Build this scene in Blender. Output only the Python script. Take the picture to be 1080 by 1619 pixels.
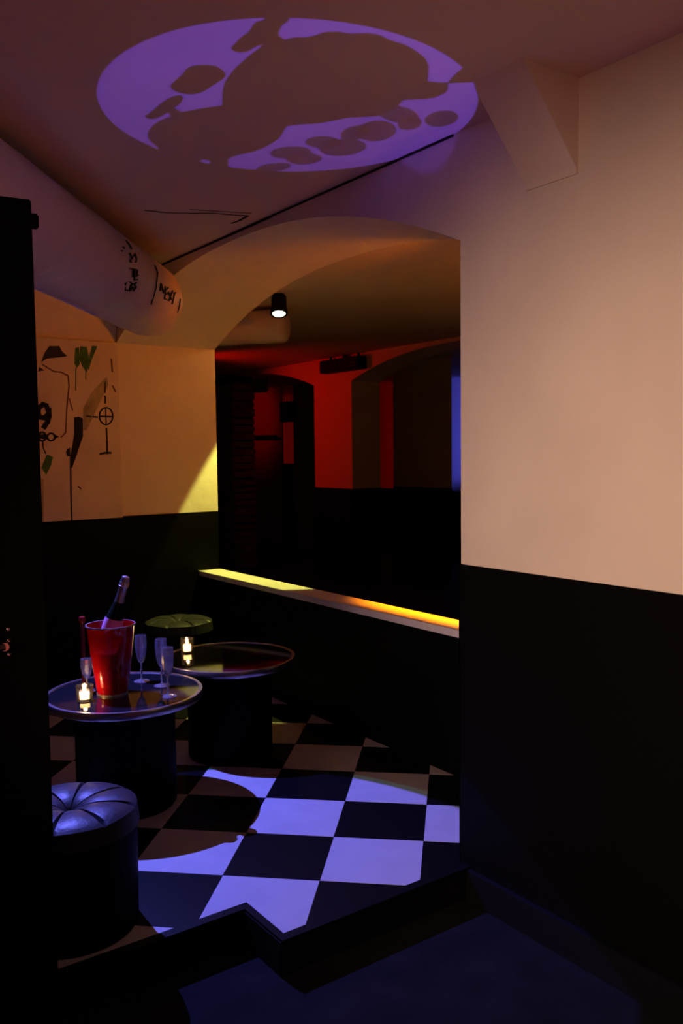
import bpy, bmesh, math, random
from mathutils import Vector, Matrix, noise
from mathutils.geometry import tessellate_polygon
random.seed(7)
for o in list(bpy.data.objects): bpy.data.objects.remove(o)
SC = bpy.context.scene
COL = SC.collection

# ------------------------------------------------------------------ camera
FPX, PITCH, YAW, ROLL, H = 1364.64, 0.06756172, 0.94814752, -0.01151164, 1.3674
FW = Vector((math.cos(YAW)*math.cos(PITCH), math.sin(YAW)*math.cos(PITCH), -math.sin(PITCH)))
_r = Vector((math.sin(YAW), -math.cos(YAW), 0)); _u = _r.cross(FW)
RT = math.cos(ROLL)*_r + math.sin(ROLL)*_u
UP = -math.sin(ROLL)*_r + math.cos(ROLL)*_u
CAMP = Vector((0, 0, H))
cd = bpy.data.cameras.new('camera'); cam = bpy.data.objects.new('camera', cd); COL.objects.link(cam)
cd.sensor_fit = 'VERTICAL'; cd.sensor_height = 36; cd.sensor_width = 24; cd.lens = FPX/1619*36
cd.clip_start = .02; cd.clip_end = 100
M = Matrix((RT, UP, -FW)).transposed().to_4x4(); M.translation = CAMP; cam.matrix_world = M
SC.camera = cam
def ray(x, y): return (x-540)/FPX*RT - (y-809.5)/FPX*UP + FW
def onZ(x, y, z): d = ray(x, y); return CAMP + d*((z-H)/d.z)
def onX(x, y, X): d = ray(x, y); return CAMP + d*(X/d.x)
def onY(x, y, Y): d = ray(x, y); return CAMP + d*(Y/d.y)

# ------------------------------------------------------------------ world, exposure
w = bpy.data.worlds.new('world'); SC.world = w; w.use_nodes = True
w.node_tree.nodes['Background'].inputs[0].default_value = (1, .6, .5, 1)
w.node_tree.nodes['Background'].inputs[1].default_value = .0
vs = SC.view_settings
vs.view_transform = 'Standard'; vs.look = 'None'; vs.gamma = 1; vs.use_curve_mapping = False; vs.exposure = 0

# ------------------------------------------------------------------ lamps of the place and added fill spots
def spot(name, loc, target, power, color, angle, blend=.1, radius=.01):
    l = bpy.data.lights.new(name, 'SPOT'); l.energy = power; l.color = color
    l.spot_size = math.radians(angle); l.spot_blend = blend; l.shadow_soft_size = radius
    o = bpy.data.objects.new(name, l); COL.objects.link(o); o.location = loc
    o.rotation_euler = (Vector(target)-Vector(loc)).to_track_quat('-Z', 'Y').to_euler()
    return o
def point(name, loc, power, color, radius=.01):
    l = bpy.data.lights.new(name, 'POINT'); l.energy = power; l.color = color; l.shadow_soft_size = radius
    o = bpy.data.objects.new(name, l); COL.objects.link(o); o.location = loc
    return o
BLUE_L = Vector((1.05, 3.79, 2.0)); BLUE_T = Vector((1.30, 2.60, 0))
GOBO_L = Vector((1.45, 1.10, -.03)); CEIL = 2.38; GOBO_H = .06
YEL_L = Vector((2.90, 4.69, 2.245))
ORG_L = Vector((2.92, 2.70, 2.245))
RED_L = Vector((3.60, 8.15, 2.12))
RED_T = Vector((5.32, 7.55, 1.55))
WASH_L = Vector((-1.25, .45, 1.35)); WASH_T = Vector((1.95, 1.32, .84))
PINK_L = Vector((.35, -.45, .25)); PINK_T = Vector((1.2, 1.6, CEIL))
AMB_L = Vector((3.7, 2.3, 1.0)); AMB_T = Vector((3.3, 4.4, CEIL))
ORG2_L = Vector((2.85, 2.42, 2.14)); ORG2_T = Vector((2.25, 4.9, 1.75))
RED2_L = onX(325, 640, 5.95); RED2_L.z = 2.12; RED2_T = onX(410, 660, 6.9)
spot('blue_beam', BLUE_L, BLUE_T, 430, (.155, .125, 1), 41, .04, .004)
spot('blue_beam_fringe', BLUE_L, BLUE_T, 24, (.02, .75, .9), 42.6, .02, .004)
spot('blue_fill', BLUE_L, BLUE_T, 1.2, (.19, .13, 1), 175, .3, .02)  # wide faint fill spot added at the blue lamp
spot('gobo_beam', GOBO_L, (1.42, 2.24, CEIL), 150, (.19, .085, 1), 52, .1, .0001)
spot('yellow_beam', YEL_L+Vector((0, 0, -.02)), YEL_L-Vector((0, 0, 1)), 165, (1, .98, .17), 56.6, .06, .02)
spot('yellow_spill', YEL_L+Vector((0, 0, -.025)), YEL_L-Vector((0, 0, 1)), 2.5, (1, .34, .002), 170, .4, .03)
spot('orange_beam', ORG_L, ORG_L-Vector((-.09, -.02, 1)), 950, (1, .23, .001), 64, .55, .005)
spot('orange_fill', ORG2_L, ORG2_T, 46, (1, .20, .0), 66, .8, .03)  # added fill, tints the jamb and soffit orange
spot('red_beam', RED_L, RED_T, 31, (1, .003, .0), 110, .6, .04)
spot('wall_fill', WASH_L, WASH_T, 310, (1, .61, .43), 56, 1, .12)  # added warm fill for the cream wall, out of view
spot('pink_fill', PINK_L, PINK_T, 25, (1, .17, .12), 84, 1, .05)  # added reddish fill for ceiling and duct, out of view
spot('amber_fill', AMB_L, AMB_T, 20, (1, .27, .008), 110, 1, .04)  # added fill, browns the far ceiling from out of view
spot('red_side_fill', RED2_L, RED2_T, 9, (1, .004, .002), 90, .8, .04)  # added fill so the far partition shows dim red

# ------------------------------------------------------------------ materials
MATS = {}
def mat(name, col, rough=.6, spec=.5, metal=0, bump=0, bscale=40, var=0, vscale=4, coat=0, emit=None, estr=0, trans=0, sss=0):
    if name in MATS: return MATS[name]
    m = bpy.data.materials.new(name); m.use_nodes = True; nt = m.node_tree; b = nt.nodes['Principled BSDF']
    b.inputs['Base Color'].default_value = (*col, 1); b.inputs['Roughness'].default_value = rough
    b.inputs['Specular IOR Level'].default_value = spec; b.inputs['Metallic'].default_value = metal
    b.inputs['Coat Weight'].default_value = coat; b.inputs['Coat Roughness'].default_value = .05
    b.inputs['Transmission Weight'].default_value = trans
    if sss:
        b.inputs['Subsurface Weight'].default_value = sss; b.inputs['Subsurface Radius'].default_value = (.05, .01, .01); b.inputs['Subsurface Scale'].default_value = .4
    if emit:
        b.inputs['Emission Color'].default_value = (*emit, 1); b.inputs['Emission Strength'].default_value = estr
    if bump or var:
        tc = nt.nodes.new('ShaderNodeTexCoord')
    if bump:
        n = nt.nodes.new('ShaderNodeTexNoise'); n.inputs['Scale'].default_value = bscale; n.inputs['Detail'].default_value = 6
        nt.links.new(tc.outputs['Object'], n.inputs['Vector'])
        bp = nt.nodes.new('ShaderNodeBump'); bp.inputs['Strength'].default_value = bump; bp.inputs['Distance'].default_value = .01
        nt.links.new(n.outputs['Fac'], bp.inputs['Height']); nt.links.new(bp.outputs['Normal'], b.inputs['Normal'])
    if var:
        n = nt.nodes.new('ShaderNodeTexNoise'); n.inputs['Scale'].default_value = vscale; n.inputs['Detail'].default_value = 5
        nt.links.new(tc.outputs['Object'], n.inputs['Vector'])
        r = nt.nodes.new('ShaderNodeValToRGB')
        r.color_ramp.elements[0].position = .3; r.color_ramp.elements[1].position = .7
        r.color_ramp.elements[0].color = tuple(c*(1-var) for c in col)+(1,)
        r.color_ramp.elements[1].color = tuple(min(1, c*(1+var)) for c in col)+(1,)
        nt.links.new(n.outputs['Fac'], r.inputs['Fac']); nt.links.new(r.outputs['Color'], b.inputs['Base Color'])
    MATS[name] = m; return m
PLASTER = mat('cream_plaster', (.74, .68, .60), .85, .2, bump=.25, bscale=14, var=.05, vscale=3)
CEILP = mat('ceiling_paint', (.60, .50, .46), .9, .15, bump=.3, bscale=9, var=.06, vscale=2)
BLACKP = mat('black_paint', (.0025, .0025, .0025), .55, .05, bump=.15, bscale=30)
BLACKD = mat('black_matte', (.003, .003, .003), .7, .1)
CARPET = mat('dark_floor_paint', (.011, .011, .012), .85, .04, bump=.2, bscale=60, var=.25, vscale=8)
WTILE = mat('white_vinyl', (.50, .475, .46), .45, .3, bump=.05, bscale=20, var=.05, vscale=9)
BTILE = mat('black_vinyl', (.003, .003, .004), .45, .12, bump=.05, bscale=20)
NOSE = mat('black_nosing', (.003, .003, .004), .45, .12)
SILLM = mat('white_laminate', (.80, .77, .72), .35, .4, var=.04, vscale=5)
FOIL = mat('duct_plastic_wrap', (.62, .52, .55), .45, .4, bump=.35, bscale=7, var=.08, vscale=5)
INK = mat('black_ink', (.008, .008, .008), .7, .2)
GREENP = mat('green_paint', (.05, .16, .02), .7, .2, var=.4, vscale=20)
GREYP = mat('grey_green_wash', (.36, .33, .24), .85, .15, var=.3, vscale=12)
CRACK = mat('dark_crack', (.03, .022, .02), .9, .1)
CHROME = mat('brushed_steel', (.62, .60, .60), .28, .5, 1)
TOPM = mat('black_glass_top', (.010, .010, .012), .07, .6)
LEATHER = mat('black_leather', (.030, .030, .034), .40, .18, bump=.12, bscale=70)
REDP = mat('red_acrylic', (.34, .003, .003), .12, .5, sss=.1)
REDD = mat('dark_red_gloss', (.22, .01, .012), .22, .5)
BOTTLE = mat('dark_green_glass', (.006, .014, .008), .06, .6)
FOILC = mat('silver_foil', (.62, .60, .62), .3, .5, 1, bump=.4, bscale=90)
LABELM = mat('pink_label', (.75, .32, .45), .5, .3)
ICEM = mat('bucket_inside', (.30, .26, .22), .5, .3)
WAX = mat('flame_lit_wax', (.9, .82, .68), .5, .3, emit=(1, .50, .16), estr=9.0)  # flame's glow in the wax is put in as emission
FLAME = mat('flame', (1, .8, .4), .5, 0, emit=(1, .62, .22), estr=60)
LAMPF = mat('lamp_face', (1, 1, .8), .4, .2, emit=(1, .97, .62), estr=14)
LAMPO = mat('orange_lamp_face', (1, .6, .2), .4, .2, emit=(1, .4, .05), estr=6)
LAMPR = mat('red_lamp_face', (1, .1, .1), .4, .2, emit=(1, .02, .01), estr=6)
LAMPB = mat('blue_lamp_face', (.2, .2, 1), .4, .2, emit=(.2, .15, 1), estr=6)
BRICKM = mat('dark_stone', (.12, .09, .085), .85, .2, bump=.5, bscale=18, var=.3, vscale=10)
REDWALL = mat('far_plaster', (.70, .62, .55), .85, .2, bump=.2, bscale=12)
DARKWALL = mat('dark_brown_paint', (.24, .19, .16), .8, .2)
def glass(name, col=(1, 1, 1), t=.86):
    m = bpy.data.materials.new(name); m.use_nodes = True; nt = m.node_tree; nt.nodes.clear()
    out = nt.nodes.new('ShaderNodeOutputMaterial'); mix = nt.nodes.new('ShaderNodeMixShader')
    tr = nt.nodes.new('ShaderNodeBsdfTransparent'); gl = nt.nodes.new('ShaderNodeBsdfGlossy'); fr = nt.nodes.new('ShaderNodeFresnel')
    tr.inputs[0].default_value = (*[c*t for c in col], 1); gl.inputs['Roughness'].default_value = .12; fr.inputs[0].default_value = 1.5
    mp = nt.nodes.new('ShaderNodeMath'); mp.operation = 'MULTIPLY_ADD'; mp.inputs[1].default_value = 1.0; mp.inputs[2].default_value = .08
    nt.links.new(fr.outputs[0], mp.inputs[0]); nt.links.new(mp.outputs[0], mix.inputs[0])
    nt.links.new(tr.outputs[0], mix.inputs[1]); nt.links.new(gl.outputs[0], mix.inputs[2]); nt.links.new(mix.outputs[0], out.inputs[0])
    return m
GLASS = glass('clear_glass', t=.96)
COINF = glass('grey_filter', t=.13)
def crystal(name):
    m = bpy.data.materials.new(name); m.use_nodes = True; nt = m.node_tree; nt.nodes.clear()
    out = nt.nodes.new('ShaderNodeOutputMaterial'); mix = nt.nodes.new('ShaderNodeMixShader')
    g = nt.nodes.new('ShaderNodeBsdfGlass'); g.inputs['IOR'].default_value = 1.5; g.inputs['Roughness'].default_value = .0
    gl = nt.nodes.new('ShaderNodeBsdfGlossy'); gl.inputs['Roughness'].default_value = .20; mix.inputs[0].default_value = .34
    nt.links.new(g.outputs[0], mix.inputs[1]); nt.links.new(gl.outputs[0], mix.inputs[2])
    df = nt.nodes.new('ShaderNodeBsdfDiffuse'); df.inputs[0].default_value = (.9, .9, .9, 1); m2 = nt.nodes.new('ShaderNodeMixShader'); m2.inputs[0].default_value = .08
    nt.links.new(mix.outputs[0], m2.inputs[1]); nt.links.new(df.outputs[0], m2.inputs[2]); nt.links.new(m2.outputs[0], out.inputs[0])
    return m
CRYSTAL = crystal('crystal')

# ------------------------------------------------------------------ mesh helpers
def obj(name, bm, m, parent=None, smooth=False, kind=None, label=None, cat=None, group=None):
    me = bpy.data.meshes.new(name)
    bmesh.ops.recalc_face_normals(bm, faces=bm.faces)
    bm.to_mesh(me); bm.free(); me.materials.append(m)
    if smooth:
        for p in me.polygons: p.use_smooth = True
        me.set_sharp_from_angle(angle=math.radians(40))
    o = bpy.data.objects.new(name, me); COL.objects.link(o)
    if parent: o.parent = parent
    tag(o, label, cat, group, kind); return o
def tag(o, label=None, cat=None, group=None, kind=None):
    if label: o['label'] = label
    if cat: o['category'] = cat
    if group: o['group'] = group
    if kind: o['kind'] = kind
    return o
def thing(name, loc, label, cat, group=None, rz=0):
    e = bpy.data.objects.new(name, None); COL.objects.link(e); e.location = loc; e.rotation_euler = (0, 0, rz); e.empty_display_size = .05
    return tag(e, label, cat, group)
def B(): return bmesh.new()
def box(bm, x0, x1, y0, y1, z0, z1, bev=0):
    r = bmesh.ops.create_cube(bm, size=1)
    bmesh.ops.scale(bm, vec=(x1-x0, y1-y0, z1-z0), verts=r['verts'])
    bmesh.ops.translate(bm, vec=((x0+x1)/2, (y0+y1)/2, (z0+z1)/2), verts=r['verts'])
    if bev:
        es = list({e for v in r['verts'] for e in v.link_edges})
        bmesh.ops.bevel(bm, geom=es, offset=bev, segments=2, affect='EDGES')
    return bm
def lathe(bm, prof, n=48, close=True, org=(0, 0, 0), axis=None):
    ox, oy, oz = org; rings = []
    R = Vector((0, 0, 1)).rotation_difference(Vector(axis)).to_matrix() if axis is not None else Matrix.Identity(3)
    for r, z in prof:
        if r < 1e-6: rings.append([bm.verts.new(R@Vector((0, 0, z))+Vector(org))]); continue
        rings.append([bm.verts.new(R@Vector((r*math.cos(2*math.pi*k/n), r*math.sin(2*math.pi*k/n), z))+Vector(org)) for k in range(n)])
    for a, b in zip(rings, rings[1:]):
        for k in range(n):
            k2 = (k+1) % n
            if len(a) == 1 and len(b) == 1: continue
            if len(a) == 1: bm.faces.new((a[0], b[k], b[k2]))
            elif len(b) == 1: bm.faces.new((a[k], a[k2], b[0]))
            else: bm.faces.new((a[k], a[k2], b[k2], b[k]))
    return bm
def tube(bm, pts, r, n=8):
    pts = [Vector(p) for p in pts]; rings = []
    for i, p in enumerate(pts):
        d = (pts[min(i+1, len(pts)-1)]-pts[max(i-1, 0)]).normalized()
        a = d.orthogonal().normalized() if i == 0 else (a - d*a.dot(d)).normalized()
        b = d.cross(a); rr = r[i] if isinstance(r, (list, tuple)) else r
        rings.append([bm.verts.new(p+rr*(math.cos(2*math.pi*k/n)*a+math.sin(2*math.pi*k/n)*b)) for k in range(n)])
    for x, y in zip(rings, rings[1:]):
        for k in range(n): bm.faces.new((x[k], x[(k+1) % n], y[(k+1) % n], y[k]))
    bm.faces.new(rings[0]); bm.faces.new(rings[-1]); return bm
def slab(bm, pts, nrm, th):
    """flat outline in 3D given some thickness along nrm"""
    nrm = Vector(nrm); a = [bm.verts.new(Vector(p)) for p in pts]; b = [bm.verts.new(Vector(p)+nrm*th) for p in pts]
    fa = bm.faces.new(a); fb = bm.faces.new(b)
    for i in range(len(a)):
        j = (i+1) % len(a); bm.faces.new((a[i], a[j], b[j], b[i]))
    fa.normal_update(); fb.normal_update()
    bmesh.ops.triangulate(bm, faces=[fa, fb]); return bm
def prism_poly(bm, poly, z0, z1):
    return slab(bm, [(x, y, z0) for x, y in poly], (0, 0, 1), z1-z0)

# ------------------------------------------------------------------ room shell
PX, PB = 1.951, 2.605          # front and back plane of the thick arched wall
YR, YE = 2.05, 5.0             # arch opening from YR to the end wall
SPR, APEX = 2.04, 2.345
STEP = -.105
def archz(y, y0=YR, y1=YE, spr=SPR, apex=APEX):
    t = (y-(y0+y1)/2)/((y1-y0)/2); t = max(-1, min(1, t))
    return spr+(apex-spr)*(1-abs(t)**2.25)
def arch_wall(bm, x0, x1, ys, y0, y1, spr, apex, top):
    """header above an arched opening, with its soffit, between planes x0 and x1"""
    for a, b in zip(ys, ys[1:]):
        za, zb = archz(a, y0, y1, spr, apex), archz(b, y0, y1, spr, apex)
        v = [bm.verts.new(p) for p in ((x0, a, za), (x0, b, zb), (x0, b, top), (x0, a, top), (x1, a, za), (x1, b, zb), (x1, b, top), (x1, a, top))]
        for f in ((0, 1, 2, 3), (4, 7, 6, 5), (0, 4, 5, 1), (2, 6, 7, 3)): bm.faces.new([v[i] for i in f])
    return bm
N = 48
bm = B()
arch_wall(bm, PX, PB, [YR+(YE-YR)*i/N for i in range(N+1)], YR, YE, SPR, APEX, CEIL)
box(bm, PX, PB, -1.6, YR, STEP, CEIL)
bmesh.ops.remove_doubles(bm, verts=bm.verts, dist=1e-4)
wall_right = obj('wall_right', bm, PLASTER, kind='structure', label='cream plaster wall with a wide low arched opening')
bm = B(); box(bm, PX-.006, PX+.002, -1.6, YR+.004, STEP, 1.003); box(bm, PX-.006, PB, YR, YR+.005, 0, 1.003)
obj('wainscot', bm, BLACKP, wall_right, label='black painted lower wall')
bm = B()   # dark gap along the ceiling
for a, b in ((2.08, 3.2), (3.2, 4.6)): box(bm, PX-.004, PX+.003, a, b, CEIL-.008-.003*(a > 3), CEIL-.001)
obj('ceiling_gap', bm, CRACK, wall_right, label='dark crack where wall meets ceiling')
bm = B(); box(bm, -1.6, PB, YE, YE+.3, STEP, CEIL+.05)
wall_end = obj('wall_end', bm, PLASTER, kind='structure', label='end wall running into the arch')
bm = B(); box(bm, -1.6, PB+.004, YE-.006, YE+.002, 0, 1.006); box(bm, PB-.002, PB+.004, YE-.006, YE+.3, 0, 1.006)
obj('wainscot', bm, BLACKP, wall_end, label='black painted lower wall')
# sloping plaster cove above the graffiti, where the vault starts
bm = B()
slab(bm, [(-1.6, YE, 2.045), (-1.6, YE-.07, CEIL), (-1.6, YE, CEIL)], (1, 0, 0), 1.6+1.949)
obj('plaster_cove', bm, PLASTER, wall_end)
bm = B(); box(bm, -1.75, -1.6, -1.75, 5.3, STEP, CEIL+.05); obj('wall_left', bm, PLASTER, kind='structure')
bm = B(); box(bm, -1.6, PB, -1.75, -1.6, STEP, CEIL+.05); obj('wall_back', bm, PLASTER, kind='structure')
bm = B(); box(bm, -1.75, 9.2, -1.75, 13.2, CEIL, CEIL+.12)
ceiling = obj('ceiling', bm, CEILP, kind='structure', label='low plaster ceiling')
# scraped dark scratches on the ceiling
bm = B()
for pts, wd in (([(228, 332), (262, 336), (300, 337), (340, 337), (372, 340), (392, 341)], .006), ([(392, 341), (378, 349), (366, 353)], .008), ([(300, 331), (350, 334), (398, 337)], .003)):
    P = [onZ(x, y, CEIL) for x, y in pts]
    for a, b in zip(P, P[1:]):
        d = (b-a).normalized(); s = Vector((-d.y, d.x, 0))*wd*random.uniform(.6, 1.2)
        slab(bm, [a+s, b+s, b-s, a-s], (0, 0, -1), .0015)
obj('scratch', bm, CRACK, ceiling, label='thin dark scratches in the ceiling plaster')

# lower floor, raised platform
EX, EY1, EY2 = 1.213, 2.222, 2.008      # zigzag step edge
HW0, HW1, SILL = 2.465, 2.605, .63
bm = B(); box(bm, -1.75, 2.0, -1.75, 2.30, STEP-.1, STEP)
obj('floor', bm, CARPET, kind='structure', label='dark floor below the step')
poly = [(-1.6, EY1), (EX, EY1), (EX, EY2), (PX, EY2), (HW1, EY2), (HW1, YE), (-1.6, YE)]
bm = B(); prism_poly(bm, poly, STEP-.1, -.004)
platform = obj('floor_raised', bm, BLACKD, kind='structure', label='raised floor of black and white checkered tiles')
def clip(poly, nx, ny, c):
    out = []
    for i in range(len(poly)):
        a, b = poly[i], poly[(i+1) % len(poly)]; da = nx*a[0]+ny*a[1]-c; db = nx*b[0]+ny*b[1]-c
        if da >= 0: out.append(a)
        if da*db < 0: t = da/(da-db); out.append((a[0]+t*(b[0]-a[0]), a[1]+t*(b[1]-a[1])))
    return out
S = .32; GA = -.75561748; GX, GY = 5.96936471*S, 11.25177029*S
cu, cv = (math.cos(GA), math.sin(GA)), (-math.sin(GA), math.cos(GA))
NW = .028
for c in range(-9, 8):
    for r in range(-8, 12):
        g = .0008/S
        q = [(c+g, -r-g), (c+1-g, -r-g), (c+1-g, -r-1+g), (c+g, -r-1+g)]
        q = [(GX+S*(a*cu[0]+b*cv[0]), GY+S*(a*cu[1]+b*cv[1])) for a, b in q]
        q = clip(clip(clip(q, -1, 0, -HW0), 0, -1, -YE), 1, 0, -1.2)
        if len(q) < 3: continue
        white = (c+r) % 2 == 1
        pieces = []
        whole = clip(q, 0, 1, EY1+NW)
        if len(whole) == len(q) and all(abs(a[0]-b[0])+abs(a[1]-b[1]) < 1e-7 for a, b in zip(whole, q)): pieces = [q]
        else:
            a = clip(clip(q, -1, 0, -(EX-NW*.0)), 0, 1, EY1+NW) if True else []
            a = clip(a, -1, 0, -EX) if a else a
            b = clip(clip(q, 1, 0, EX), 0, 1, EY2+NW)
            # keep the nosing width on the short return edge as well
            b2 = clip(b, 0, 1, EY1+NW) if b else b
            b1 = clip(clip(b, 0, -1, -(EY1+NW)), 1, 0, EX+NW) if b else b
            pieces = [p for p in (a, b2, b1) if p and len(p) > 2]
        pieces = [p for p in pieces if abs(sum(p[i][0]*p[(i+1) % len(p)][1]-p[(i+1) % len(p)][0]*p[i][1] for i in range(len(p))))/2 > 2e-4]
        if not pieces: continue
        bm = B()
        for p in pieces: prism_poly(bm, p, -.0045, 0.0 if white else -.0004)
        obj('floor_tile', bm, WTILE if white else BTILE, platform)
bm = B()
npoly = [(-1.6, EY1-.004), (EX-.004+.008, EY1-.004), (EX+.004, EY2-.004), (PX, EY2-.004), (PX, EY2+NW), (EX+NW, EY2+NW), (EX+NW, EY1+NW), (-1.6, EY1+NW)]
prism_poly(bm, npoly, -.02, .0035)
obj('step_nosing', bm, NOSE, platform, label='black edge strip of the step')
bm = B(); box(bm, PX-.026, PX-.006, -1.6, EY2-.006, STEP, -.002, .002)
obj('baseboard_right', bm, mat('satin_black', (.006, .006, .008), .3, .3), kind='structure', label='black skirting board along the cream wall')

# half wall with lit sill
bm = B(); box(bm, HW0, HW1, EY2, YE, 0, SILL-.032)
half_wall = obj('half_wall', bm, BLACKP, kind='structure', label='low black wall across the arch')
bm = B(); box(bm, HW0-.012, HW1+.004, YR+.005, YE-.006, SILL-.032, SILL, .002)
obj('sill', bm, SILLM, half_wall, label='white ledge on top of the low wall')

# sloped plaster bracket on the right wall
h0, h1 = 1.586, 1.770
bm = B()
v = [bm.verts.new(p) for p in ((1.728, h0, CEIL), (PX, h0, CEIL), (PX, h0, 2.125), (PX-.008, h0, 2.125), (PX-.008, h0, 2.142),
                               (1.728, h1, CEIL), (PX, h1, CEIL), (PX, h1, 2.125), (PX-.008, h1, 2.125), (PX-.008, h1, 2.142))]
for f in ((0, 1, 2, 3, 4), (9, 8, 7, 6, 5), (0, 4, 9, 5), (4, 3, 8, 9), (3, 2, 7, 8), (0, 5, 6, 1)): bm.faces.new([v[i] for i in f])
obj('sloped_bracket', bm, PLASTER, wall_right, label='wedge shaped plaster bracket under the ceiling')

# ------------------------------------------------------------------ door at the left edge
dv = ray(66, 800); dv.z = 0; dv.normalize()
E0 = CAMP + ray(50, 400)*1.85; E0.z = STEP
sd = Vector((-dv.y, dv.x, 0))
ang = math.atan2(sd.y, sd.x)+math.radians(8)
door = thing('door_1', (E0.x, E0.y, STEP+.006), 'black door standing open', 'door'); door.rotation_euler = (0, 0, ang)
del door['category']; door['kind'] = 'structure'
bm = B(); box(bm, 0, .82, -.022, .022, 0, 2.01, .003); obj('door_leaf', bm, BLACKP, door)
bm = B(); box(bm, .072, .108, .021, .0245, 1.015, 1.125, .002); obj('lock_plate', bm, BLACKP, door)
for zz in (1.045, 1.075, 1.10):
    bm = B(); lathe(bm, [(0, 0), (.005, 0), (.004, .004), (0, .006)], 12, org=(.078, .0243, zz), axis=(0, 1, 0)); obj('screw', bm, CHROME, door, True)
bm = B(); tube(bm, [(.09, .024, 1.07), (.09, .065, 1.07)], .009, 12); tube(bm, [(.09, .062, 1.07), (.13, .068, 1.07), (.20, .066, 1.068)], .008, 12)
obj('handle', bm, mat('dark_steel', (.25, .24, .24), .3, .5, 1), door, True)
bm = B(); box(bm, -.016, .004, -.010, .010, 1.955, 1.985, .003); obj('latch', bm, BLACKP, door)

# ------------------------------------------------------------------ graffiti board on the end wall
bw0, bw1 = 1.95, 1.20
def board_y(x): return YE-.028-.035*max(0, (1.95-x)/.76)
bm = B()
b = [(bw0, board_y(bw0), 1.0), (bw1, board_y(bw1), 1.0), (bw1, board_y(bw1)+.006, 2.035), (bw0, board_y(bw0)+.006, 2.035)]
slab(bm, b, (0, 1, 0), .012)
BOARDM = mat('board_white', (.66, .60, .55), .8, .2, bump=.15, bscale=20, var=.10, vscale=4)
board = obj('graffiti_board', bm, BOARDM, label='pale board painted with black and green graffiti above black wall', cat='board')
bn = ((Vector(b[1])-Vector(b[0])).cross(Vector(b[3])-Vector(b[0]))).normalized()
if bn.y > 0: bn = -bn
def onB(x, y, off=.0):
    d = ray(x, y); p0 = Vector(b[0]); t = (p0-CAMP).dot(bn)/d.dot(bn); return CAMP+d*t+bn*off
def mark(name, polys, m, label=None):
    bm = B()
    for p in polys: slab(bm, [onB(x, y) for x, y in p], bn, .0014)
    return obj(name, bm, m, board, label=label)
def stroke(pts, wd):
    out = []; wd *= 1.2
    for (x0, y0), (x1, y1) in zip(pts, pts[1:]):
        l = math.hypot(x1-x0, y1-y0) or 1; nx, ny = -(y1-y0)/l*wd/2, (x1-x0)/l*wd/2; ex, ey = (x1-x0)/l*wd*.3, (y1-y0)/l*wd*.3
        out.append([(x0+nx-ex, y0+ny-ey), (x1+nx+ex, y1+ny+ey), (x1-nx+ex, y1-ny+ey), (x0-nx-ex, y0-ny-ey)])
    return out
def k(x, y, s=5.394, ox=50, oy=530): return (ox+x/s, oy+y/s)       # pixels of an enlarged look at the board
def ring(cx, cy, rx, ry, wd, n=24):
    return stroke([(cx+rx*math.cos(2*math.pi*i/n), cy+ry*math.sin(2*math.pi*i/n)) for i in range(n+1)], wd)
mark('painted_nine', stroke([k(*p) for p in ((140, 640), (125, 600), (95, 590), (65, 615), (55, 660), (70, 700), (105, 705), (135, 680))], 6.5)
     + stroke([k(*p) for p in ((146, 630), (148, 690), (135, 740), (105, 785))], 7), INK, 'black painted numeral nine')
mark('painted_scrawl', ring(*k(90, 865), 6, 7, 2.6, 12)+ring(*k(165, 868), 6, 6, 2.4, 12)
     + [[k(*p) for p in ((185, 840), (235, 865), (190, 890))], [k(*p) for p in ((50, 850), (120, 840), (125, 890), (60, 880))]]
     + stroke([k(*p) for p in ((95, 910), (98, 960), (120, 1010))], 1.6), INK, 'black painted scrawl')
mark('painted_sock', [[k(*p) for p in ((362, 700), (400, 695), (436, 708), (438, 860), (405, 960), (375, 1050), (345, 1130), (325, 1120), (325, 1040), (345, 950), (362, 850))],
                      [k(*p) for p in ((330, 955), (300, 975), (293, 1000), (305, 1035), (328, 1030))]]
     + stroke([k(*p) for p in ((332, 1120), (335, 1350), (342, 1575))], 2.0), INK, 'black painted boot shape with a drip')
mark('painted_target', ring(*k(635, 690), 10.5, 13.5, 2.0)+stroke([k(*p) for p in ((580, 692), (692, 695))], 2.2)+stroke([k(*p) for p in ((630, 615), (636, 760))], 1.4)
     + stroke([k(*p) for p in ((626, 400), (626, 490))], 1.9)+stroke([k(*p) for p in ((627, 520), (628, 580))], 2.0)
     + stroke([k(*p) for p in ((470, 690), (508, 695))], 2.3)+stroke([k(*p) for p in ((522, 696), (560, 698))], 2.3)
     + stroke([k(*p) for p in ((637, 795), (642, 890))], 2.2)+stroke([k(*p) for p in ((642, 900), (645, 1010))], 2.5)
     + stroke([k(*p) for p in ((585, 1012), (630, 1003), (675, 1003))], 2.8), INK, 'black crossed circle with dashed lines')
mark('painted_hat', [[k(*p) for p in ((150, 92), (235, 92), (262, 140), (305, 180), (230, 190), (130, 200), (80, 232), (110, 150))],
                     [k(*p) for p in ((62, 270), (110, 300), (55, 310))]], mat('blue_black_paint', (.03, .035, .04), .7, .2), 'dark painted hat shape')
mark('painted_leaves', [[k(*p) for p in ((372, 110), (405, 100), (410, 250), (385, 280), (364, 240))], [k(*p) for p in ((415, 95), (470, 100), (490, 200), (470, 320), (430, 260), (405, 200))],
                        [k(*p) for p in ((515, 90), (560, 95), (520, 190), (485, 300), (472, 260))], [k(*p) for p in ((130, 1015), (183, 1040), (165, 1110), (125, 1190), (82, 1130))]]
     + stroke([k(*p) for p in ((378, 280), (376, 470))], 1.2)+stroke([k(*p) for p in ((462, 310), (462, 380))], 1.0), GREENP, 'green painted leaf strokes')
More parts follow.
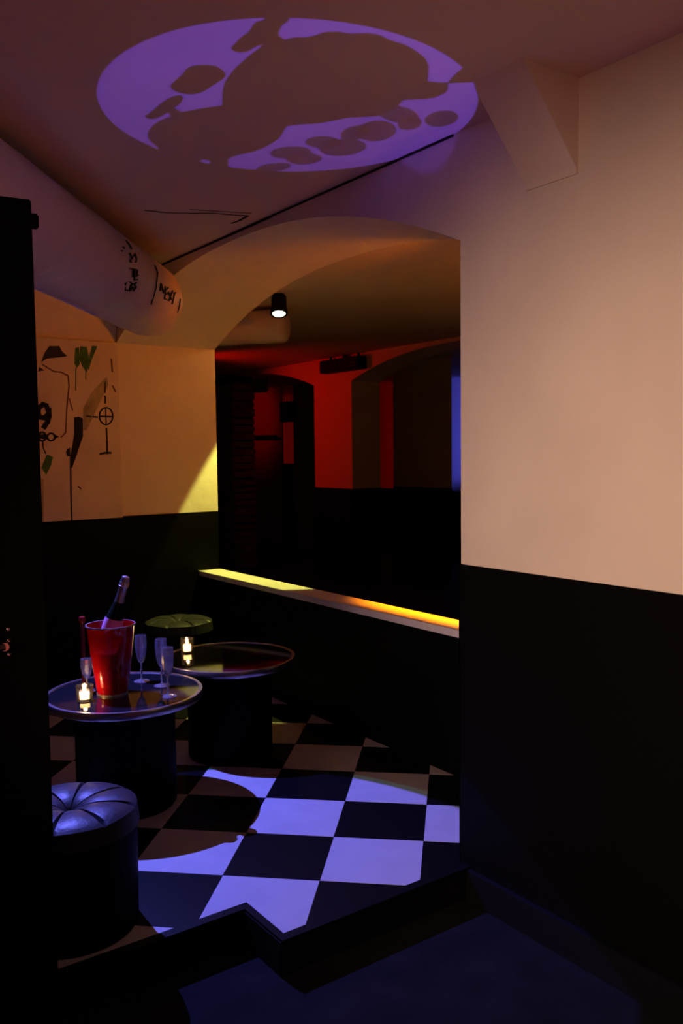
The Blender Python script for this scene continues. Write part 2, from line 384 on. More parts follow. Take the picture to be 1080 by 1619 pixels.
for _p in ([[k(*p) for p in ((640, 355), (655, 420), (560, 620), (470, 810), (440, 810), (440, 620), (520, 480))], [k(*p) for p in ((75, 1225), (100, 1225), (105, 1595), (70, 1597))]]): mark('painted_wash', [_p], GREYP, 'faint grey green brush wash')
BROWNL = mat('brown_line', (.12, .05, .03), .8, .2)
for _p, _w in (((( 90, 250), (190, 310), (250, 315), (310, 345), (318, 430), (300, 620), (290, 830), (250, 870)), 1.6), (((320, 540), (350, 640)), 1.4), (((680, 205), (688, 310)), 2.0), (((400, 1290), (420, 1310)), 2.0), (((690, 430), (715, 480)), 1.6)):
    mark('painted_outline', stroke([k(*q_) for q_ in _p], _w), BROWNL, 'thin brown painted line')

# ------------------------------------------------------------------ wrapped ceiling duct
DA = math.radians(50.4); DD = Vector((math.cos(DA), math.sin(DA), 0)); DS = Vector((-DD.y, DD.x, 0)); DR = .18
DE = Vector((1.775, 4.125, 2.15))
def wrapped_tube(bm, end, d, s, R, length, nl, na=56, seed=0, amp=.010):
    rings = []
    prof = [(-length*(1-i/nl), 1) for i in range(nl+1)] + [(R*.42*math.sin(t), max(.02, math.cos(t)**.55)) for t in [math.pi/2*j/7 for j in range(1, 8)]]
    for t, sc in prof:
        ring_ = []
        for kk in range(na):
            a = 2*math.pi*kk/na; dirv = s*math.cos(a)+Vector((0, 0, 1))*math.sin(a)
            n = noise.noise(Vector((t*6+seed, math.cos(a)*2.2, math.sin(a)*2.2)))
            wr = math.sin((t*55+6*a+3*n))*max(0, -math.sin(a+.5))**2
            rr = R*sc*(1+.012*n)+amp*wr*sc
            ring_.append(bm.verts.new(end+d*t+dirv*rr))
        rings.append(ring_)
    for a, b_ in zip(rings, rings[1:]):
        for kk in range(na): bm.faces.new((a[kk], a[(kk+1) % na], b_[(kk+1) % na], b_[kk]))
    bm.faces.new(rings[0]); bm.faces.new(rings[-1]); return bm
duct = thing('ceiling_duct', (DE.x, DE.y, DE.z), 'thick pale plastic wrapped duct under the ceiling with black marker writing', 'duct')
def rel(o, base=None):
    o.matrix_parent_inverse = Matrix.Translation(-Vector(base if base is not None else o.parent.location)); return o
bm = B(); wrapped_tube(bm, DE, DD, DS, DR, 3.4, 90)
rel(obj('duct_body', bm, FOIL, duct, True))
def onD(x, y, off=.002):
    d = ray(x, y); o = CAMP-DE
    d2 = d-DD*d.dot(DD); o2 = o-DD*o.dot(DD); A = d2.dot(d2); Bq = 2*d2.dot(o2); Cq = o2.dot(o2)-(DR+off)**2
    disc = Bq*Bq-4*A*Cq
    if disc < 0: disc = 0
    return CAMP+d*((-Bq-math.sqrt(disc))/(2*A))
def dpx(x, y): return (170+x/7.714, 370+y/7.714)
def dmark(name, strokes, wd, label):
    bm = B()
    for st in strokes:
        P = [dpx(*p) for p in st]
        for q in stroke(P, wd):
            pts = [onD(*p) for p in q]; c = sum(pts, Vector())/4; c2 = c-DE; nn = (c2-DD*c2.dot(DD)).normalized()
            slab(bm, pts, nn, .0035)
    return rel(obj(name, bm, INK, duct, label=label))
# N E X T written downhill along the duct end
dmark('marker_word', [[(640, 690), (650, 605), (680, 720), (700, 640)], [(735, 655), (700, 690), (690, 790), (725, 800)], [(700, 735), (735, 725)], [(740, 705), (775, 800)], [(790, 690), (745, 815)],
                      [(775, 720), (830, 715)], [(815, 715), (785, 850)]], 1.5, 'black marker word NEXT')
dmark('marker_word', [[(270, 420), (345, 430)], [(308, 425), (300, 520)], [(330, 440), (320, 520)], [(360, 440), (350, 520)], [(325, 482), (356, 482)], [(370, 500), (325, 510), (320, 560), (365, 555)],
                      [(250, 580), (215, 600), (210, 680), (245, 685)], [(275, 580), (265, 690)], [(270, 590), (300, 600), (275, 630), (305, 650), (265, 690)], [(350, 590), (320, 610), (345, 640), (310, 690)]], 1.5, 'black marker writing')
dmark('marker_word', [[(265, 235), (300, 300)], [(330, 240), (270, 330)], [(330, 250), (350, 300), (340, 345)], [(225, 85), (260, 130), (290, 185)], [(165, 205), (178, 205)], [(185, 160), (205, 175)], [(270, 335), (285, 345)]], 1.3, 'black marker scribble')
for _p in ([(575, 385), (610, 470), (600, 560), (590, 650), (560, 760), (530, 860)], [(885, 790), (875, 880), (850, 960)]): dmark('tape_seam', [_p], .7, 'thin dark seam in the wrap')

# ------------------------------------------------------------------ far room
FX = 5.32; PYR, PYL = 7.21, 7.90; FB = 5.69
bm = B(); box(bm, HW1, 9.1, -1.6, 13.1, -.1, 0); obj('floor_far', bm, BLACKD, kind='structure', label='dark floor of the room beyond the arch')
FSP, FAP = 2.115, 2.345
bm = B()
ol, orr = PYR-3.1, PYL+3.1
arch_wall(bm, FX, FB, [ol+(PYR-ol)*i/30 for i in range(31)], ol, PYR, FSP, FAP, CEIL)
arch_wall(bm, FX, FB, [PYL+(orr-PYL)*i/30 for i in range(31)], PYL, orr, FSP, FAP, CEIL)
box(bm, FX, FB, PYR, PYL, 0, CEIL); box(bm, FX, FB, -1.6, ol, 0, CEIL); box(bm, FX, FB, orr, 13.1, 0, CEIL)
bmesh.ops.remove_doubles(bm, verts=bm.verts, dist=1e-4)
wall_far = obj('wall_far', bm, REDWALL, kind='structure', label='pier and arches of the far room lit red')
bm = B()
for y0, y1 in ((PYR-.006, PYL+.006), (-1.6, ol+.006), (orr-.006, 13.1)): box(bm, FX-.006, FB+.006, y0, y1, 0, 1.0)
obj('wainscot', bm, BLACKP, wall_far, label='black painted lower wall')
# wall slab behind the right hand arch, and the rearmost wall
SX = 6.3
ys0, ys1 = onX(712, 700, SX).y, onX(622, 700, SX).y
zs = onX(660, 770, SX).z
bm = B(); box(bm, SX, SX+.02, ys0, ys1, 0, CEIL)
w5 = obj('wall_inner', bm, REDWALL, kind='structure', label='dark brown wall behind the far arch')
bm = B(); box(bm, SX-.005, SX+.022, ys0-.002, ys1+.002, 0, zs); obj('wainscot', bm, BLACKP, w5)
RX = 8.2
bm = B(); box(bm, RX, RX+.15, -1.6, 13.1, 0, CEIL); w6 = obj('wall_rear', bm, REDWALL, kind='structure')
bm = B(); box(bm, RX-.006, RX, -1.6, 13.1, 0, onX(610, 772, RX).z); obj('wainscot', bm, BLACKP, w6)
bm = B(); box(bm, HW1, RX+.15, 13.1, 13.25, 0, CEIL); obj('wall_far_left', bm, REDWALL, kind='structure')
bm = B(); box(bm, HW1, RX+.15, -1.75, -1.6, 0, CEIL); obj('wall_far_right', bm, REDWALL, kind='structure')
# partition inside the left arch: dark panel with a narrow opening where red shows through
LX = 6.9
def panel(x0, x1, X, th, name, m, z0=0, z1=CEIL, **kw):
    ya, yb = sorted((onX(x0, 680, X).y, onX(x1, 680, X).y)); bm = B(); box(bm, X, X+th, ya, yb, z0, z1)
    return obj(name, bm, m, kind='structure', **kw)
panel(300, 446, LX, .02, 'wall_partition', DARKWALL, label='dark partition inside the far left arch')
panel(464, 500, LX, .02, 'wall_partition', DARKWALL)
# closing wall below the red slit
ya, yb = sorted((onX(446, 735, LX).y, onX(464, 735, LX).y)); bm = B(); box(bm, LX, LX+.02, ya, yb, 0, onX(455, 733, LX).z); obj('wall_partition', bm, BLACKD, kind='structure')

# small square sign in the slit
p0, p1 = onX(446, 668, LX-.03), onX(464, 634, LX-.03)
sg = thing('box_sign', (LX-.03, (p0.y+p1.y)/2, p0.z), 'small dark square box hanging in the narrow red slit', 'sign')
hw, hh = abs(p0.y-p1.y)/2, p1.z-p0.z
bm = B(); box(bm, -.04, .03, -hw, hw, 0, hh, .006); obj('sign_body', bm, BLACKD, sg)
bm = B()
for i in range(3): box(bm, -.044, -.04, -hw*.6+.02*(i % 2), hw*.5, hh*(.2+.25*i), hh*(.2+.25*i)+.05)
obj('sign_marks', bm, mat('dim_brown', (.06, .04, .02), .6, .3), sg)
for s in (-1, 1):
    bm = B(); tube(bm, [(0, s*hw*.6, hh), (0, s*hw*.6, CEIL-p0.z)], .004, 6); obj('sign_wire', bm, BLACKD, sg)
# hanging frame
HX = 5.9
q = [onX(x, y, HX) for x, y in ((380, 598), (426, 597), (422, 619), (383, 621))]
fr = thing('hanging_frame', (HX, (q[0].y+q[1].y)/2, q[3].z), 'thin pale rectangular frame hanging under the far ceiling', 'frame')
bm = B()
for a, c_ in ((0, 3), (3, 2), (2, 1)):
    tube(bm, [q[a]-fr.location, q[c_]-fr.location], .012, 6)
obj('frame_bars', bm, mat('dull_metal', (.75, .6, .55), .5, .4, .0), fr)
bm = B(); a = q[0]-fr.location+Vector((0, .12, 0)); c_ = q[1]-fr.location-Vector((0, .12, 0)); tube(bm, [a, c_], .014, 6)
tube(bm, [(0, 0, a.z), (0, 0, CEIL-fr.location.z)], .01, 6); obj('hanger', bm, MATS['dull_metal'], fr)
bm = B(); slab(bm, [q[i]-fr.location+Vector((.012, 0, 0)) for i in range(4)], (1, 0, 0), .008); obj('frame_panel', bm, DARKWALL, fr)
# rail across the dark partition
p0, p1 = onX(375, 691, LX-.06), onX(437, 690, LX-.06)
bm = B(); tube(bm, [p0, p1], .022, 8)
for t in (.15, .85):
    pp = p0.lerp(p1, t); tube(bm, [pp, pp+Vector((.075, 0, 0))], .012, 6)
obj('wall_rail', bm, BLACKD, label='black horizontal rail on the dark far partition', cat='rail')
# rough stone pillar
BX = 5.0
by0, by1 = sorted((onX(330, 680, BX).y, onX(371, 680, BX).y))
pil = thing('stone_pillar', (BX+.15, (by0+by1)/2, 0), 'dark rough stone pillar just behind the yellow end wall', 'pillar')
wd = by1-by0; bm = B(); box(bm, -.12, .12, -wd/2+.03, wd/2-.03, 0, 2.3); obj('pillar_core', bm, BLACKD, pil)
z = 0; row = 0
while z < 2.2:
    hgt = random.uniform(.075, .12); y = -wd/2 + random.uniform(-.01, .02); first = True
    while y < wd/2-.05:
        ln = min(random.uniform(.13, .24), wd/2+random.uniform(-.01, .02)-y); bm = B(); d = random.uniform(0, .025)
        box(bm, -.15-d, .14, y+.006, y+ln-.006, z+.005, z+hgt-.006, .012); obj('stone', bm, BRICKM, pil); y += ln
    z += hgt; row += 1
# wall unit above the pier
q0, q1 = onX(505, 591, FX-.12), onX(565, 560, FX-.12)
uy0, uy1 = sorted((q0.y, q1.y)); uz0, uz1 = min(q0.z, q1.z), min(max(q0.z, q1.z), 2.34)
un = thing('wall_unit', (FX-.12, (uy0+uy1)/2, uz0), 'dark boxy grilled unit mounted above the red pier', 'wall unit')
hw = (uy1-uy0)/2; hh = uz1-uz0
bm = B(); box(bm, 0, .12, -hw, hw, 0, hh, .008); obj('unit_body', bm, BLACKD, un)
for s in (-1, 1):
    for i in range(4):
        bm = B(); box(bm, -.008, .002, (-hw+.03 if s < 0 else .015), (-.015 if s < 0 else hw-.03), .03+i*hh*.22, .045+i*hh*.22); obj('grille_slat', bm, NOSE, un)
for i, yy in enumerate((-hw*.75, -.02, hw*.7)):
    bm = B(); tube(bm, [(.08, yy, hh-.002), (.08, yy, CEIL-uz0)], .014+.012*(i == 1), 8); obj('mount_post', bm, BLACKD, un)
# smaller duct behind the lamp
d2e = Vector((3.17, 5.10, 2.245)); d2d = Vector((.62, -.78, 0)).normalized(); d2s = Vector((-d2d.y, d2d.x, 0))
d2 = thing('short_duct', tuple(d2e), 'pale round ended duct behind the small black spotlight', 'duct')
bm = B(); wrapped_tube(bm, d2e, d2d, d2s, .115, 1.6, 30, 40, 5, .002); rel(obj('duct_body', bm, FOIL, d2, True))
for t in (.25, .9):
    bm = B(); c_ = d2e-d2d*t; tube(bm, [c_+Vector((0, 0, .11)), Vector((c_.x, c_.y, CEIL))], .008, 6); rel(obj('hanger', bm, BLACKD, d2))
for t in (.5, 1.6, 2.7):
    bm = B(); c_ = DE-DD*t; tube(bm, [c_+Vector((0, 0, DR-.01)), Vector((c_.x, c_.y, CEIL))], .006, 6); rel(obj('hanger', bm, BLACKD, duct))

# spot cans, some only housing the added fill spots
def can(loc, axis, label, face, r=.05, ln=.125, ceil=True, group=None, grill=True, top=None):
    ax = Vector(axis).normalized()         # from face backwards
    t = thing('spotlight', tuple(loc), label, 'spotlight', group)
    bm = B(); lathe(bm, [(r*.78, .012), (r*.80, -.004), (r*1.06, -.004), (r*1.06, .018), (r*.94, .024), (r*.9, ln-.015), (r*.7, ln), (0, ln)], 32, axis=ax); obj('housing', bm, BLACKD, t, True)
    bm = B(); lathe(bm, [(0, -.016), (r*.30, -.014), (r*.60, -.008), (r*.78, .0)], 24, axis=ax); obj('lamp_face', bm, face, t)
    c_ = ax*(ln*.6); bm = B()
    zt = (CEIL if top is None else top)-loc[2]
    tube(bm, [ax*(ln-.01), Vector((c_.x+ax.x*.05, c_.y+ax.y*.05, zt))], .012, 8); lathe(bm, [(0, zt-.008), (.035, zt-.008), (.035, zt), (0, zt)], 20, org=(c_.x+ax.x*.05, c_.y+ax.y*.05, 0)); obj('bracket', bm, BLACKD, t, True)
    return t
can(YEL_L+Vector((0, 0, .006)), (.20, .30, 1), 'small black spotlight shining yellow beside the pale short duct', LAMPF, .052, .13)
can(ORG_L+Vector((0, 0, .026)), (0, 0, 1), 'small black spotlight shining orange behind the cream wall', LAMPO, .052, .13)
t = bpy.data.objects['spotlight.001']
bm = B(); box(bm, -.031, -.029, -.20, .20, -.026-.118, .012); obj('light_flap', bm, BLACKD, t)  # unseen flap added to cut the orange beam off the floor
do = (ORG2_L-ORG2_T).normalized()
can(ORG2_L+do*.022, do, 'unseen added spotlight filling the end wall with orange', LAMPO, .05, .13)
da = (AMB_L-AMB_T).normalized()
can(AMB_L+da*.022, da, 'unseen added floor spotlight filling the far ceiling with amber', LAMPO, .05, .13, top=0)
d2r = (RED2_L-RED2_T).normalized()
can(RED2_L+d2r*.022, d2r, 'unseen added spotlight filling the dark far partition with red', LAMPR, .05, .13)
dr = (RED_L-RED_T).normalized()
can(RED_L+dr*.022, dr, 'small black spotlight shining red at the far pier', LAMPR, .06, .13)
db = (BLUE_L-BLUE_T).normalized()
can(BLUE_L+db*.022, db, 'black spotlight shining blue onto the checkered floor', LAMPB, .06, .2)
dw = (WASH_L-WASH_T).normalized()
can(WASH_L+dw*.03, dw, 'unseen added spotlight filling the cream wall with warm light', mat('warm_lamp_face', (1, .7, .5), .4, .2, emit=(1, .55, .38), estr=4), .09, .2)

dp = (PINK_L-PINK_T).normalized()
can(PINK_L+dp*.03, dp, 'unseen added floor spotlight filling the ceiling with pink', LAMPR, .06, .14, top=STEP)

# unseen coloured lamps added behind the inner walls to light the gaps
m0, m1 = onX(667, 700, SX+.03), onX(667, 700, RX)
bm = B(); prism_poly(bm, [(m0.x, m0.y-.05), (m1.x, m1.y-.05), (m1.x, m1.y+.05), (m0.x, m0.y+.05)], 0, CEIL); obj('lamp_baffle', bm, DARKWALL, kind='structure')  # unseen baffle added to keep red and blue light apart
def back_lamp(px, X, tpx, zt, power, color, size, label):
    p = onX(px, 700, X); tg = onX(tpx, 700, RX); tg.z = zt
    spot('back_lamp', (p.x, p.y, 1.45), tg, power, color, size, .5, .04)
    t = thing('added_lamp', (p.x, p.y, 0), label, 'lamp')
    bm = B(); lathe(bm, [(0, 0), (.09, 0), (.09, .015), (.015, .02), (.015, 1.32), (0, 1.32)], 20); obj('stand', bm, BLACKD, t, True)
    bm = B(); lathe(bm, [(0, 1.30), (.035, 1.30), (.042, 1.38), (.04, 1.385), (0, 1.385)], 20); obj('lamp_head', bm, BLACKD, t, True)
back_lamp(640, 7.0, 610, 1.5, 16, (1, .004, 0), 70, 'unseen added red lamp behind the dark brown far wall')
back_lamp(694, 7.0, 722, 1.65, 60, (.09, .10, 1), 60, 'unseen added blue lamp behind the dark brown far wall')
back_lamp(432, 7.3, 455, 1.55, 4, (1, .03, .02), 90, 'unseen added red lamp behind the far partition')

# ------------------------------------------------------------------ gobo projector on the lower floor (its stencil makes the ceiling picture)
GS = GOBO_H/(CEIL-GOBO_L.z)
def gob(x, y, z=0):
    p = onZ(x, y, CEIL); return (GOBO_L.x+(p.x-GOBO_L.x)*GS, GOBO_L.y+(p.y-GOBO_L.y)*GS, GOBO_L.z+GOBO_H+z)
R1 = lambda x, y: (130+x/4.5, 20+y/4.5)
R2 = lambda x, y: (350+x/4.909, 20+y/4.909)
R3 = lambda x, y: (550+x/4.696, 20+y/4.696)
R4 = lambda x, y: (390+x/3.176, 170+y/3.176)
body = [R1(*p) for p in ((710, 708), (850, 680), (995, 660), (995, 600), (1000, 540), (1015, 490), (1080, 400))]
body += [R2(*p) for p in ((200, 345), (330, 245), (270, 265), (200, 305), (130, 310), (80, 290), (75, 270), (110, 235), (150, 190), (210, 150), (245, 95), (270, 70), (330, 55), (340, 10), (500, 5), (530, 60),
         (470, 100), (440, 170), (490, 210), (560, 190), (650, 190), (720, 180), (800, 150), (900, 145), (980, 158))]
body += [R3(*p) for p in ((0, 155), (150, 150), (240, 165), (320, 205), (420, 235), (480, 265), (530, 300), (580, 340), (605, 400), (600, 450), (595, 510), (650, 515), (740, 520), (790, 460), (870, 395), (1000, 300), (1060, 480),
         (930, 517), (745, 525), (745, 570), (720, 600), (650, 630), (560, 645), (480, 645), (410, 650), (370, 695), (300, 740), (210, 770), (100, 775), (0, 780))]
body += [R2(*p) for p in ((970, 818), (900, 835), (750, 860), (600, 870), (510, 880), (480, 930), (440, 985), (350, 1040), (250, 1080), (110, 1110), (60, 1130), (50, 1190), (60, 1245), (50, 1300))]
body += [R1(*p) for p in ((910, 1160), (910, 1115), (915, 1080), (900, 1050), (870, 1043), (830, 1055), (780, 1088), (770, 1150), (450, 1050), (480, 1003), (510, 985), (545, 970), (530, 950), (490, 920), (468, 890), (465, 850),
         (510, 795), (570, 760), (635, 735), (605, 710), (570, 735), (520, 758), (470, 757), (440, 735), (480, 715), (520, 680), (570, 635), (640, 597), (700, 585), (722, 610), (700, 645), (655, 678))]
oval = [R1(*p) for p in ((625, 520), (660, 480), (700, 450), (740, 400), (780, 378), (850, 370), (950, 378), (1010, 415), (1025, 450), (1000, 475), (920, 525), (870, 560), (800, 582), (720, 578), (660, 560), (632, 540))]
gp = thing('gobo_projector', (GOBO_L.x, GOBO_L.y, STEP), 'squat black floor projector throwing the blue picture on the ceiling', 'projector')
gloc = Vector(gp.location)
bm = B()
for pl in (body, oval):
    vv = [bm.verts.new(Vector(gob(x, y))-gloc) for x, y in pl]
    for tri in tessellate_polygon([[Vector((x, y, 0)) for x, y in pl]]): bm.faces.new([vv[i] for i in tri])
obj('stencil', bm, INK, gp)
bm = B()
for cx, cy, rx, ry, a in ((130, 305, 88, 21, -6), (215, 230, 105, 30, -3), (282, 262, 90, 28, -2), (375, 178, 88, 30, 0), (478, 205, 120, 42, -4), (540, 132, 76, 36, -12), (645, 122, 102, 52, -5), (755, 38, 108, 42, 10), (815, 85, 62, 32, -10), (975, 60, 86, 40, -8)):
    a = math.radians(a); pts = []
    for i in range(24):
        th = 2*math.pi*i/24; ex, ey = rx*math.cos(th), ry*math.sin(th)
        pts.append(R4(cx+ex*math.cos(a)-ey*math.sin(a), cy+ex*math.sin(a)+ey*math.cos(a)))
    bm.faces.new([bm.verts.new(Vector(gob(x, y, .0004))-gloc) for x, y in pts])
obj('filter_discs', bm, COINF, gp)
gc = (GOBO_L.x+(1.419-GOBO_L.x)*GS, GOBO_L.y+(2.242-GOBO_L.y)*GS); ri = .566*GS
bm = B(); lathe(bm, [(ri, 0), (.10, 0), (.10, .001), (ri, .001)], 96, org=(gc[0]-gloc.x, gc[1]-gloc.y, GOBO_L.z+GOBO_H+.0006-gloc.z)); obj('iris_plate', bm, BLACKD, gp)
bm = B(); lathe(bm, [(.10, GOBO_L.z+GOBO_H-gloc.z), (.11, GOBO_L.z+GOBO_H-gloc.z), (.125, 0), (0, 0), (0, .02), (.10, .02), (.10, GOBO_L.z+GOBO_H-gloc.z)], 48, org=(gc[0]-gloc.x, gc[1]-gloc.y, 0)); obj('housing', bm, BLACKD, gp)

# ------------------------------------------------------------------ tables
ZT = .447; TR = .3025
def make_table(loc, label):
    t = thing('round_table', loc, label, 'table', 'round drum tables')
    bm = B(); lathe(bm, [(0, 0), (.185, 0), (.192, .01), (.192, ZT-.036), (.180, ZT-.025), (0, ZT-.025)], 64); obj('drum_base', bm, BLACKP, t, True)
    bm = B(); lathe(bm, [(0, ZT-.025), (TR-.012, ZT-.025), (TR-.010, ZT-.001), (TR-.02, ZT), (0, ZT)], 96); obj('table_top', bm, TOPM, t, True)
    bm = B(); lathe(bm, [(TR-.014, ZT-.027), (TR-.001, ZT-.027), (TR, ZT-.025), (TR, ZT+.000), (TR-.0015, ZT+.002), (TR-.014, ZT+.002), (TR-.016, ZT-.001), (TR-.014, ZT-.027)], 96); obj('metal_rim', bm, CHROME, t, True)
    return t
T1 = Vector((1.245, 3.207, 0)); T2 = Vector((1.848, 3.471, 0))
make_table(T1, 'round dark table with steel rim carrying the red ice bucket and glasses')
make_table(T2, 'round dark table with steel rim carrying a single candle')

# ------------------------------------------------------------------ tufted stools
def make_stool(loc, hgt, R, label, rz=0):
    t = thing('round_stool', loc, label, 'stool', 'tufted round stools', rz)
    bm = B(); lathe(bm, [(0, 0), (R*.93, 0), (R*.95, .008), (R*.97, hgt-.07), (R*.92, hgt-.06), (0, hgt-.06)], 64); obj('stool_body', bm, BLACKP, t, True)
    bm = B(); na, nr, ns = 128, 30, 8; rings = []
    for i in range(nr+1):
        rr = .02+.98*i/nr
        rg = []
        for kk in range(na):
            a = 2*math.pi*kk/na
            ph = (a*ns/(2*math.pi)) % 1; cr = math.exp(-((min(ph, 1-ph))/.025)**2)
            dome = (1-abs((rr-.56)/.56)**2.4) if rr > .03 else 0
            z = hgt-.052+.052*max(0, dome)**.55
            z -= .011*cr*max(0, 1-abs((rr-.5)/.55)**3)
            z += .004*math.sin(math.pi*ph)*dome
            rg.append(bm.verts.new((R*rr*math.cos(a)*(1-.012*cr), R*rr*math.sin(a)*(1-.012*cr), z if i < nr else hgt-.066)))
        rings.append(rg)
    for a_, b_ in zip(rings, rings[1:]):
        for kk in range(na): bm.faces.new((a_[kk], a_[(kk+1) % na], b_[(kk+1) % na], b_[kk]))
    bm.faces.new(rings[0]); bm.faces.new(rings[-1])
    obj('seat_cushion', bm, LEATHER, t, True)
    bm = B(); lathe(bm, [(0, hgt-.055), (.013, hgt-.055), (.012, hgt-.046), (.006, hgt-.042), (0, hgt-.041)], 20); obj('button', bm, CHROME, t, True)
    return t
make_stool((.776, 2.455, 0), .365, .198, 'black leather stool with tufted seat at the step beside the open door', .2)
make_stool((2.20, 4.76, 0), .385, .205, 'round stool tucked in the corner between the end wall and the low wall')

# ------------------------------------------------------------------ ice bucket, bottle, glasses, candles
BK = onZ(178, 1096, ZT); BH = .272
bk = thing('ice_bucket', tuple(BK), 'glossy red ice bucket holding a bottle on the round table', 'bucket')
bm = B(); lathe(bm, [(0, .002), (.056, .002), (.058, .006), (.066, .06), (.078, .15), (.087, .23), (.091, BH-.006), (.0935, BH-.002), (.0925, BH), (.0895, BH), (.0875, BH-.006), (.081, .18), (.071, .10)], 72); obj('bucket_shell', bm, REDP, bk, True)
bm = B(); lathe(bm, [(.0902, BH-.004), (.0906, BH+.001), (.0942, BH+.001), (.0946, BH-.004)], 72); obj('rim', bm, mat('rim_grey', (.45, .40, .36), .3, .5, .6), bk, True)
bm = B(); lathe(bm, [(0, .17), (.079, .172)], 48)
for v in bm.verts: v.co.z += .012*noise.noise(v.co*40)
obj('ice_fill', bm, ICEM, bk, True)
bm = B(); lathe(bm, [(.0575, 0), (.0595, 0), (.0595, .008), (.0575, .008), (.0575, 0)], 48); obj('base_ring', bm, mat('rim_grey', (.45, .40, .36)), bk, True)
# bottle leaning on the bucket rim
top = onX(195, 923, BK.x+.045); tb = Vector((top.x, top.y, top.z))
# lean inside the plane facing the view
side = Vector((RT.x, RT.y, 0)).normalized()
low = Vector((BK.x, BK.y, ZT+.17))-side*.022
tdist = (BK-CAMP).dot(FW)
topd = CAMP + ray(196, 924)*((Vector((BK.x, BK.y, 0))-Vector((CAMP.x, CAMP.y, 0))).dot(Vector((FW.x, FW.y, 0)).normalized())/ray(196, 924).dot(Vector((FW.x, FW.y, 0)).normalized()))
ax = (topd-low).normalized(); LN = .285
bt = thing('champagne_bottle', tuple(topd-ax*LN), 'dark champagne bottle with silver foil neck leaning in the red bucket', 'bottle')
bm = B(); lathe(bm, [(0, .015), (.024, .004), (.036, 0), (.0375, .01), (.0375, .12), (.034, .15), (.026, .185), (.0185, .215), (.0150, .245), (.0145, .28), (.0165, .285), (.0165, .294), (0, .296)], 40, axis=ax); obj('bottle_glass', bm, BOTTLE, bt, True)
bm = B(); lathe(bm, [(.0195, .214), (.0166, .24), (.0158, .27), (.0178, .276), (.0180, .290), (.0150, .297), (.0165, .304), (.0145, .315), (.006, .319), (0, .3195)], 32, axis=ax); obj('foil_cap', bm, FOILC, bt, True)
bm = B()
for i in range(4):
    a = math.pi/2*i; e1 = ax.orthogonal().normalized(); e2 = ax.cross(e1); dd = e1*math.cos(a)+e2*math.sin(a)
    tube(bm, [dd*.0195+ax*.279, dd*.0185+ax*.297, dd*.012+ax*.317], .0012, 6)
lathe(bm, [(.0182, .277), (.0198, .279), (.0182, .281)], 24, axis=ax); obj('wire_cage', bm, CHROME, bt, True)
bm = B(); lathe(bm, [(.0378, .045), (.0382, .05), (.0382, .125), (.0350, .148)], 40, axis=ax); obj('label', bm, LABELM, bt, True)
# slim red stick beside the bucket
SP = onZ(133, 1080, ZT)
bm = B(); lathe(bm, [(0, .0), (.010, .0), (.010, .006), (.0085, .012), (.009, .245), (.013, .252), (.0145, .262), (.012, .272), (0, .276)], 24, org=tuple(SP)); obj('red_stick', bm, REDD, smooth=True, label='slim dark red stick with a knob end beside the ice bucket', cat='stick')

def make_flute(loc, label, hgt=.19, r=.024):
    t = thing('champagne_flute', loc, label, 'glass', 'glasses on the bucket table')
    s = hgt/.19
    bm = B(); lathe(bm, [(0, 0), (r*1.3, 0), (r*1.32, .0015), (r*.8, .004), (.006, .009), (.0042, .016), (0, .016)], 36); obj('foot', bm, CRYSTAL, t, True)
    bm = B(); lathe(bm, [(.0040, .014*s), (.0036, .04*s), (.0060, .047*s), (.0062, .050*s), (.0036, .054*s), (.0046, .075*s)], 20); obj('stem', bm, CRYSTAL, t, True)
    bm = B(); lathe(bm, [(.0046, .074*s), (.012, .084*s), (r*.80, .105*s), (r*.96, .135*s), (r, .16*s), (r*.94, hgt), (r*.90, hgt), (r*.95, .16*s), (r*.90, .135*s), (r*.74, .106*s), (.009, .088*s), (0, .084*s)], 12); obj('bowl', bm, CRYSTAL, t)
    return t
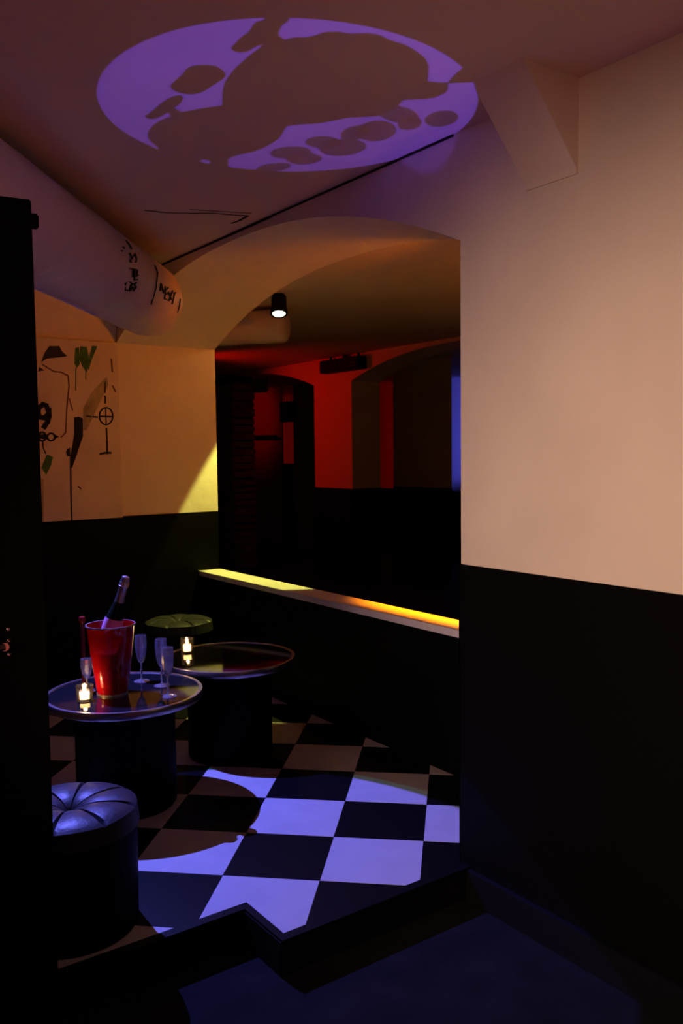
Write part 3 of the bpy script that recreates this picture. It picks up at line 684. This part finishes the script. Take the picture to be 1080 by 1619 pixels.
for px_, lb, hg in (((224, 1077), 'champagne flute standing behind the other two, next to the red bucket', .19), ((256, 1084), 'middle one of three champagne flutes right of the red bucket', .19),
                    ((266, 1101), 'champagne flute nearest the table rim, farthest from the red bucket', .19), ((138, 1093), 'short stemmed glass behind the tealight by the red bucket', .13)):
    make_flute(tuple(onZ(*px_, ZT)), lb, hg)
def make_candle(loc, label, r, hgt, pw):
    t = thing('tealight_candle', loc, label, 'candle', 'lit candles in glass cups')
    bm = B(); lathe(bm, [(0, 0), (r*.86, 0), (r*.90, .003), (r, hgt), (r*.93, hgt), (r*.84, .008), (0, .008)], 36); obj('glass_cup', bm, GLASS, t, True)
    bm = B(); lathe(bm, [(0, .009), (r*.78, .009), (r*.80, hgt*.48), (r*.3, hgt*.45), (0, hgt*.44)], 32); obj('wax', bm, WAX, t, True)
    bm = B(); tube(bm, [(0, 0, hgt*.44), (.0005, 0, hgt*.55)], .0012, 6); obj('wick', bm, INK, t)
    bm = B(); lathe(bm, [(0, hgt*.53), (.0045, hgt*.60), (.0055, hgt*.68), (.003, hgt*.85), (0, hgt*1.0)], 16); obj('flame', bm, FLAME, t, True)
    point('candle_light', (loc[0], loc[1], loc[2]+hgt*.75), pw, (1, .50, .17), .006)
make_candle(tuple(onZ(134, 1107, ZT)), 'lit tealight in a glass cup in front of the red bucket', .033, .058, 1.2)
make_candle(tuple(onZ(296, 1031, ZT)), 'lit candle in a glass cup alone on the rear table', .032, .066, .6)

# ------------------------------------------------------------------ small pieces belong to the part that carries them
CARRY = {'screw': 'lock_plate', 'handle': 'door_leaf', 'latch': 'door_leaf', 'button': 'seat_cushion', 'wick': 'wax', 'flame': 'wax', 'wire_cage': 'foil_cap', 'lamp_face': 'housing', 'light_flap': 'housing',
         'grille_slat': 'unit_body', 'base_ring': 'bucket_shell', 'rim': 'bucket_shell', 'metal_rim': 'table_top', 'sign_marks': 'sign_body', 'ceiling_gap': None}
for o in list(bpy.data.objects):
    want = CARRY.get(o.name.split('.')[0])
    if o.type == 'MESH' and o.parent and want:
        for sib in o.parent.children:
            if sib.name.split('.')[0] == want: o.parent = sib; break
